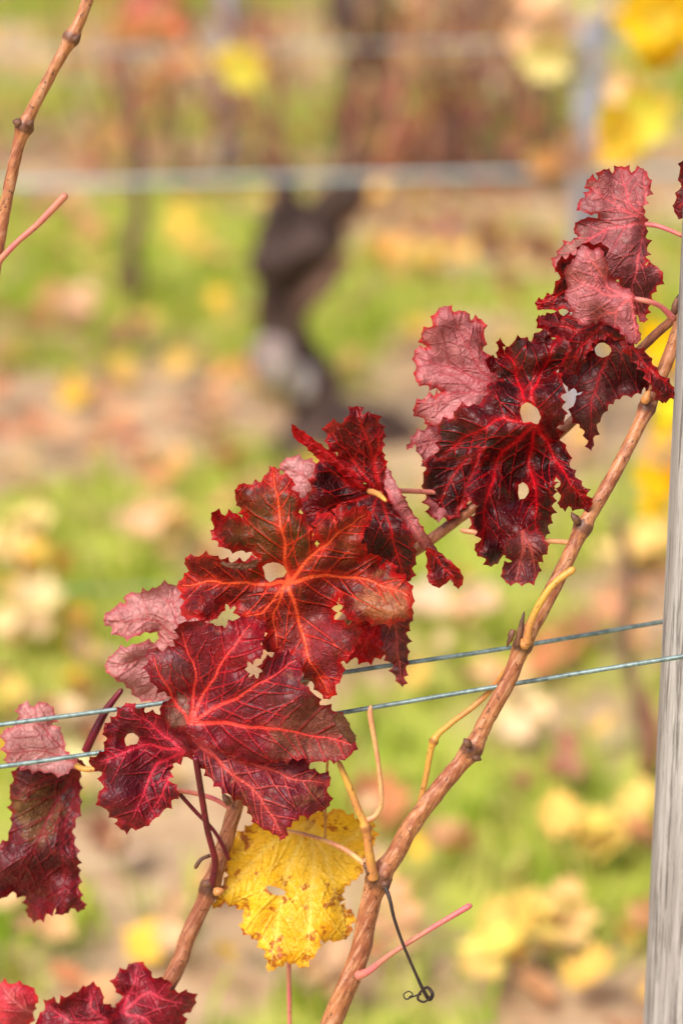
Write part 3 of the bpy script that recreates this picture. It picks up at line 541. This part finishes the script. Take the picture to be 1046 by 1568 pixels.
for (u,v,s,c) in [(785,1505,.10,(244,206,116)),(850,1480,.08,(238,194,128)),(890,1350,.085,(244,206,110)),(800,1150,.085,(244,214,166)),(770,1110,.07,(234,188,140)),(210,850,.09,(234,192,146)),(110,500,.085,(240,198,160)),(90,375,.08,(226,170,126)),(170,380,.08,(236,178,124)),(300,372,.1,(252,202,90)),(15,885,.09,(252,226,164)),(70,935,.09,(238,192,100)),(30,1000,.09,(240,208,154)),(140,1250,.085,(248,214,160)),(60,1480,.08,(226,182,134)),(690,440,.12,(242,196,96)),(620,430,.1,(228,178,100)),(370,620,.08,(232,168,100)),(180,720,.08,(180,124,94)),(240,760,.08,(228,174,116)),(40,700,.08,(210,150,112)),(700,980,.08,(234,190,146)),(350,1390,.07,(212,160,120)),(850,1230,.07,(180,126,98)),(830,1290,.06,(168,114,90)),(1000,880,.09,(248,214,130)),(960,900,.08,(250,218,144)),(600,1480,.06,(222,170,128)),(480,1540,.07,(212,170,124)),(950,1000,.07,(220,164,116)),(60,860,.08,(250,214,140)),(290,900,.06,(224,170,116)),(200,560,.08,(150,110,90)),(130,600,.07,(160,120,96)),(310,680,.06,(150,112,90))]:
    for k in range(4):
        g0=G(u+random.uniform(-38,38),v+random.uniform(-18,18)); items.append((g0+Vector((0,0,.035+.012*k)),s*random.uniform(.5,.85),Vector((random.gauss(0,.4),-.3+random.gauss(0,.3),1)).normalized(),random.random()*6.28,L3([x+random.gauss(0,5) for x in c]),random.uniform(.2,.7)))
leaf_cloud("fallen_leaves",items,M_litter)

# ------------------------------------------------------------------ vines in the rows behind
M_trunk=bark("old_vine_bark",(96,74,64),(74,56,50),(38,28,28),scale=0.12,rough=.9,bump=.8,tilt=0)
M_trunkg=bark("lichen_bark",(196,184,178),(146,126,118),(80,62,56),scale=0.12,rough=.9,bump=.8,tilt=0)
M_trunkm=bark("vine_bark",(140,106,90),(112,84,72),(66,48,44),scale=0.12,rough=.9,bump=.8,tilt=0)
M_bcane=bark("row_cane",(184,128,98),(156,104,80),(100,68,54),scale=0.3,tilt=0)
brown=[L3(c) for c in [(196,126,88),(176,112,80),(208,144,98),(220,166,116),(148,100,78),(226,178,104),(196,144,120)]]
def vine_plant(x,y,seed,leafn=14,pal=brown,htop=1.3,r0=.05,head=.38,lean=.03,ncanes=5,lz=(.45,1.3),arms=True,path=None,mat=M_trunkm,shr=.005):
    r=random.Random(seed); e=empty("grapevine")
    pts=path or [Vector((x,y,-.03)),Vector((x,y,.05)),Vector((x-.02+lean*.3,y+.01,head*.4)),Vector((x-.03+lean*.6,y,head*.7)),Vector((x+lean,y,head))]
    k=len(pts); rad=[r0*1.6,r0*1.15]+[r0*(.8+.35*r.random()) for _ in range(k-3)]+[r0*1.1]
    tube("trunk",pts,rad,mat,e,step=.01,sides=20,rough=.7,seed=seed)
    tops=[pts[-1]]
    for s in (-1,1):
        ex=.42 if arms else .09
        a=[pts[-1]-Vector((0,0,.03)),pts[-1]+Vector((s*.04,0,.04)),pts[-1]+Vector((s*ex*.5,.01,.09)),pts[-1]+Vector((s*ex,0,.12))]
        tube("cordon_arm",a,[r0*.9,r0*.62,r0*.4,r0*.25],mat,e,step=.01,sides=14,rough=.4,seed=seed+s); tops+=a[1:]
    items=[]
    for i in range(ncanes):
        b=r.choice(tops); p=[b]; cur=b.copy(); dx=r.uniform(-.4,.4)
        while cur.z<htop: cur=cur+Vector((dx*.15+r.gauss(0,.015),r.gauss(0,.015),.14)); p.append(cur.copy())
        tube("shoot",p,[shr]*len(p),M_bcane,e,step=.03,sides=8)
        for k in range(leafn):
            q=p[r.randrange(len(p))]
            if q.z<lz[0] or q.z>lz[1]: continue
            items.append((q+Vector((r.gauss(0,.07),r.gauss(0,.05),r.gauss(0,.07))),r.uniform(.04,.09),Vector((r.gauss(0,.5),-1,r.gauss(.3,.4))).normalized(),r.random()*6.28,r.choice(pal),r.uniform(.1,.8)))
    if items: leaf_cloud("dry_leaves",items,M_cloud,e)
    return e
tx=R(470,600,3.75).x
path=[R(490,640,3.75),R(478,600,3.74),R(450,550,3.75),R(432,490,3.76),R(440,430,3.75),R(445,390,3.74),R(480,350,3.75)]
path[0].z=-.03
e=vine_plant(tx,3.75,11,leafn=0,r0=.038,arms=False,ncanes=0,path=path,mat=M_trunk)
tube("arm_right",[R(460,375,3.74),R(490,340,3.74),R(525,305,3.73),R(560,285,3.75)],[.034,.036,.026,.012],M_trunk,e,step=.006,sides=16,rough=.8,seed=3)
tube("arm_left",[R(445,400,3.72),R(425,370,3.72),R(420,335,3.73),R(425,310,3.73)],[.034,.03,.018,.008],M_trunk,e,step=.006,sides=16,rough=.8,seed=4)
tube("shoulder",[R(388,405,3.72),R(425,395,3.70),R(470,385,3.70),R(510,395,3.72)],[.012,.036,.036,.016],M_trunk,e,step=.006,sides=16,rough=.9,seed=6)
tube("spur_right",[R(455,470,3.72),R(490,435,3.70),R(525,395,3.70)],[.024,.022,.01],M_trunkm,e,step=.006,sides=16,rough=.9,seed=9)
for (ua,ub,sd) in [(425,330,1),(500,560,2),(540,640,3),(425,400,4),(470,250,5)]:
    a=R(ua,340,3.75); b=R(ub,0,3.75); tube("shoot",[a,(a+b)/2+Vector((.02,0,0)),b,b+(b-a)*.8],[.006,.005,.0045,.004],M_bcane,e,step=.03,sides=8)
tube("burl",[R(425,520,3.70),R(420,548,3.69),R(445,580,3.70),R(475,605,3.70)],[.02,.034,.032,.018],M_trunkg,e,step=.006,sides=16,rough=.7)
tube("old_root",[Vector((tx-.06,3.72,-.02)),Vector((tx+.0,3.7,.02)),Vector((tx+.10,3.74,.03)),Vector((tx+.22,3.76,-.01))],[.03,.05,.045,.02],M_trunk,e,step=.01,sides=16,rough=.6)
for i in (-3,-2,-1,1,2,3): vine_plant(tx+i*1.2,3.75,20+i,leafn=8)
x3=R(562,230,5.9).x
for i in range(-4,5): vine_plant(x3+i*1.05,5.9,40+i,leafn=12,r0=.065 if i==0 else .055,head=.75,lz=(.2,1.2),htop=1.5,mat=M_trunk if i==0 else M_trunkm)
st=empty("old_vine_stump")
tube("stump_arm",[R(560,225,5.85),R(610,200,5.8),R(660,205,5.8),R(715,180,5.82)],[.05,.04,.035,.02],M_trunkm,st,step=.01,sides=16,rough=.9,seed=2)
tube("stump_stem",[R(690,270,5.8),R(690,230,5.8),R(700,180,5.8),R(690,110,5.82)],[.04,.03,.03,.02],M_trunkm,st,step=.01,sides=16,rough=.9,seed=5)
st=empty("young_vine")
tube("stem",[R(200,492,4.6),R(206,440,4.6),R(200,390,4.6),R(212,330,4.6),R(205,200,4.6),R(190,60,4.6)],[.02,.017,.016,.016,.012,.008],M_trunkm,st,step=.01,sides=12,rough=.6)
for i in range(-4,5): vine_plant(x3+.4+i*1.1,8.05,60+i,leafn=16,r0=.05,head=.7,lz=(.2,1.2))
for i in range(-5,6): vine_plant(x3+.1+i*1.1,10.2,80+i,leafn=8,r0=.05)
tw=empty("vine_prunings")
for k in range(60):
    u=random.choice([random.uniform(130,420),random.uniform(560,900),random.uniform(560,860)]); y=random.choice([5.6,5.75,5.85,7.8])
    a=R(u,random.uniform(240,330) if y<7 else 130,y); a.z=max(a.z,.02)
    b=R(u+random.uniform(-90,90),random.uniform(-60,60),y+random.uniform(-.1,.1)); m=(a+b)/2+Vector((random.uniform(-.05,.05),0,0))
    tube("twig",[a,m,b],[.008,.007,.004],random.choice([M_bcane,M_trunkm]),tw,step=.03,sides=6)
items=[]
def clump(u,v,y,s,n,c,su=25,sv=25):
    for _ in range(n):
        p=R(u+random.gauss(0,su),v+random.gauss(0,sv),y+random.gauss(0,.05))
        if p.z<.01: p.z=.02
        cc=L3([min(255,max(0,k+random.gauss(0,12))) for k in c])
        items.append((p,s*random.uniform(.6,1.1),Vector((random.gauss(0,.4),-1,random.gauss(.3,.4))).normalized(),random.random()*6.28,cc,random.uniform(.1,.6)))
clump(215,60,5.7,.07,34,(204,130,86),38,60); clump(250,20,3.7,.05,8,(220,154,112),25,20)
clump(700,160,5.7,.07,56,(178,126,100),80,80); clump(620,240,5.7,.06,24,(184,122,92),35,30); clump(760,60,5.8,.07,20,(204,164,136),40,50)
clump(840,250,3.7,.06,8,(190,140,110),30,40); clump(560,100,5.8,.05,12,(124,90,74),25,80); clump(450,150,5.8,.05,20,(186,152,110),60,80)
clump(120,140,5.8,.05,24,(186,166,96),60,60); clump(320,180,5.6,.05,22,(186,148,108),50,50); clump(640,60,5.6,.05,20,(202,172,118),60,40)
clump(230,230,5.6,.05,14,(172,140,108),50,40)
clump(380,105,3.6,.06,5,(246,212,84),12,10); clump(832,55,3.4,.08,9,(250,216,156),26,36); clump(870,30,3.5,.06,5,(240,206,160),24,26); clump(900,60,3.5,.05,5,(210,192,166),20,40)
clump(1015,35,3.0,.09,9,(252,200,40),18,24); clump(1000,85,3.0,.06,3,(252,202,50),12,12); clump(962,190,3.0,.08,9,(250,204,76),16,24); clump(955,130,3.0,.06,4,(242,208,146),10,10); clump(985,225,3.0,.05,2,(250,190,60),8,10)
clump(1015,525,2.3,.05,6,(250,202,40),16,12); clump(1028,635,2.3,.045,5,(252,200,36),8,14); clump(1000,735,2.3,.045,6,(246,192,66),14,18); clump(1010,700,2.6,.04,5,(250,180,84),14,20)
clump(800,375,4.0,.06,7,(170,126,98),34,18); clump(740,360,4.0,.05,5,(190,146,106),30,14); clump(540,420,4.2,.05,7,(184,136,98),30,30)
leaf_cloud("vine_foliage",items,M_cloud)
bc=empty("young_vine")
tube("stem",[R(930,1600,2.5),R(942,1480,2.5),R(945,1380,2.5),R(965,1270,2.5),R(990,1180,2.5),R(975,1080,2.5),R(955,980,2.5),R(962,880,2.5),R(940,780,2.5)],[.007]*9,M_trunkm,bc,step=.02,sides=8)
tube("shoot",[R(990,1180,2.5),R(1000,1120,2.5),R(985,1050,2.5)],[.012,.01,.004],M_bcane,bc,step=.02,sides=8)
def bwire(y,u0v,u1v,r=.0022,m=None):
    a=R(0,u0v,y); b=R(1046,u1v,y); d=(b-a); P=[a-d*3,a,b,b+d*3]
    V,Fc,at=tube_data(P,[r]*4,step=.2,sides=8); mesh_obj("trellis_wire",V,Fc,m or M_wire)
bwire(3.68,283,262,.0052,M_wireb); bwire(3.78,80,62,.0026,M_wireb); bwire(5.9,120,110,.002); bwire(2.4,905,885,.001)
for y in (5.9,8.05,10.2): bwire(y,*((-120,-120) if y<6 else (-200,-200)),.002)
pp=R(903,200,3.8); post("wooden_post",pp.x,3.8,.027,1.5,M_postb,3)
pp=R(350,120,5.9); post("wooden_post",pp.x,5.95,.03,1.5,M_postb,4)
for x in (-2.2,2.9): post("wooden_post",x,3.8,.03,1.5,M_postb,5)
for x in (-3.2,3.4): post("wooden_post",x,5.95,.03,1.5,M_postb,6)
print("objects",len(bpy.data.objects))
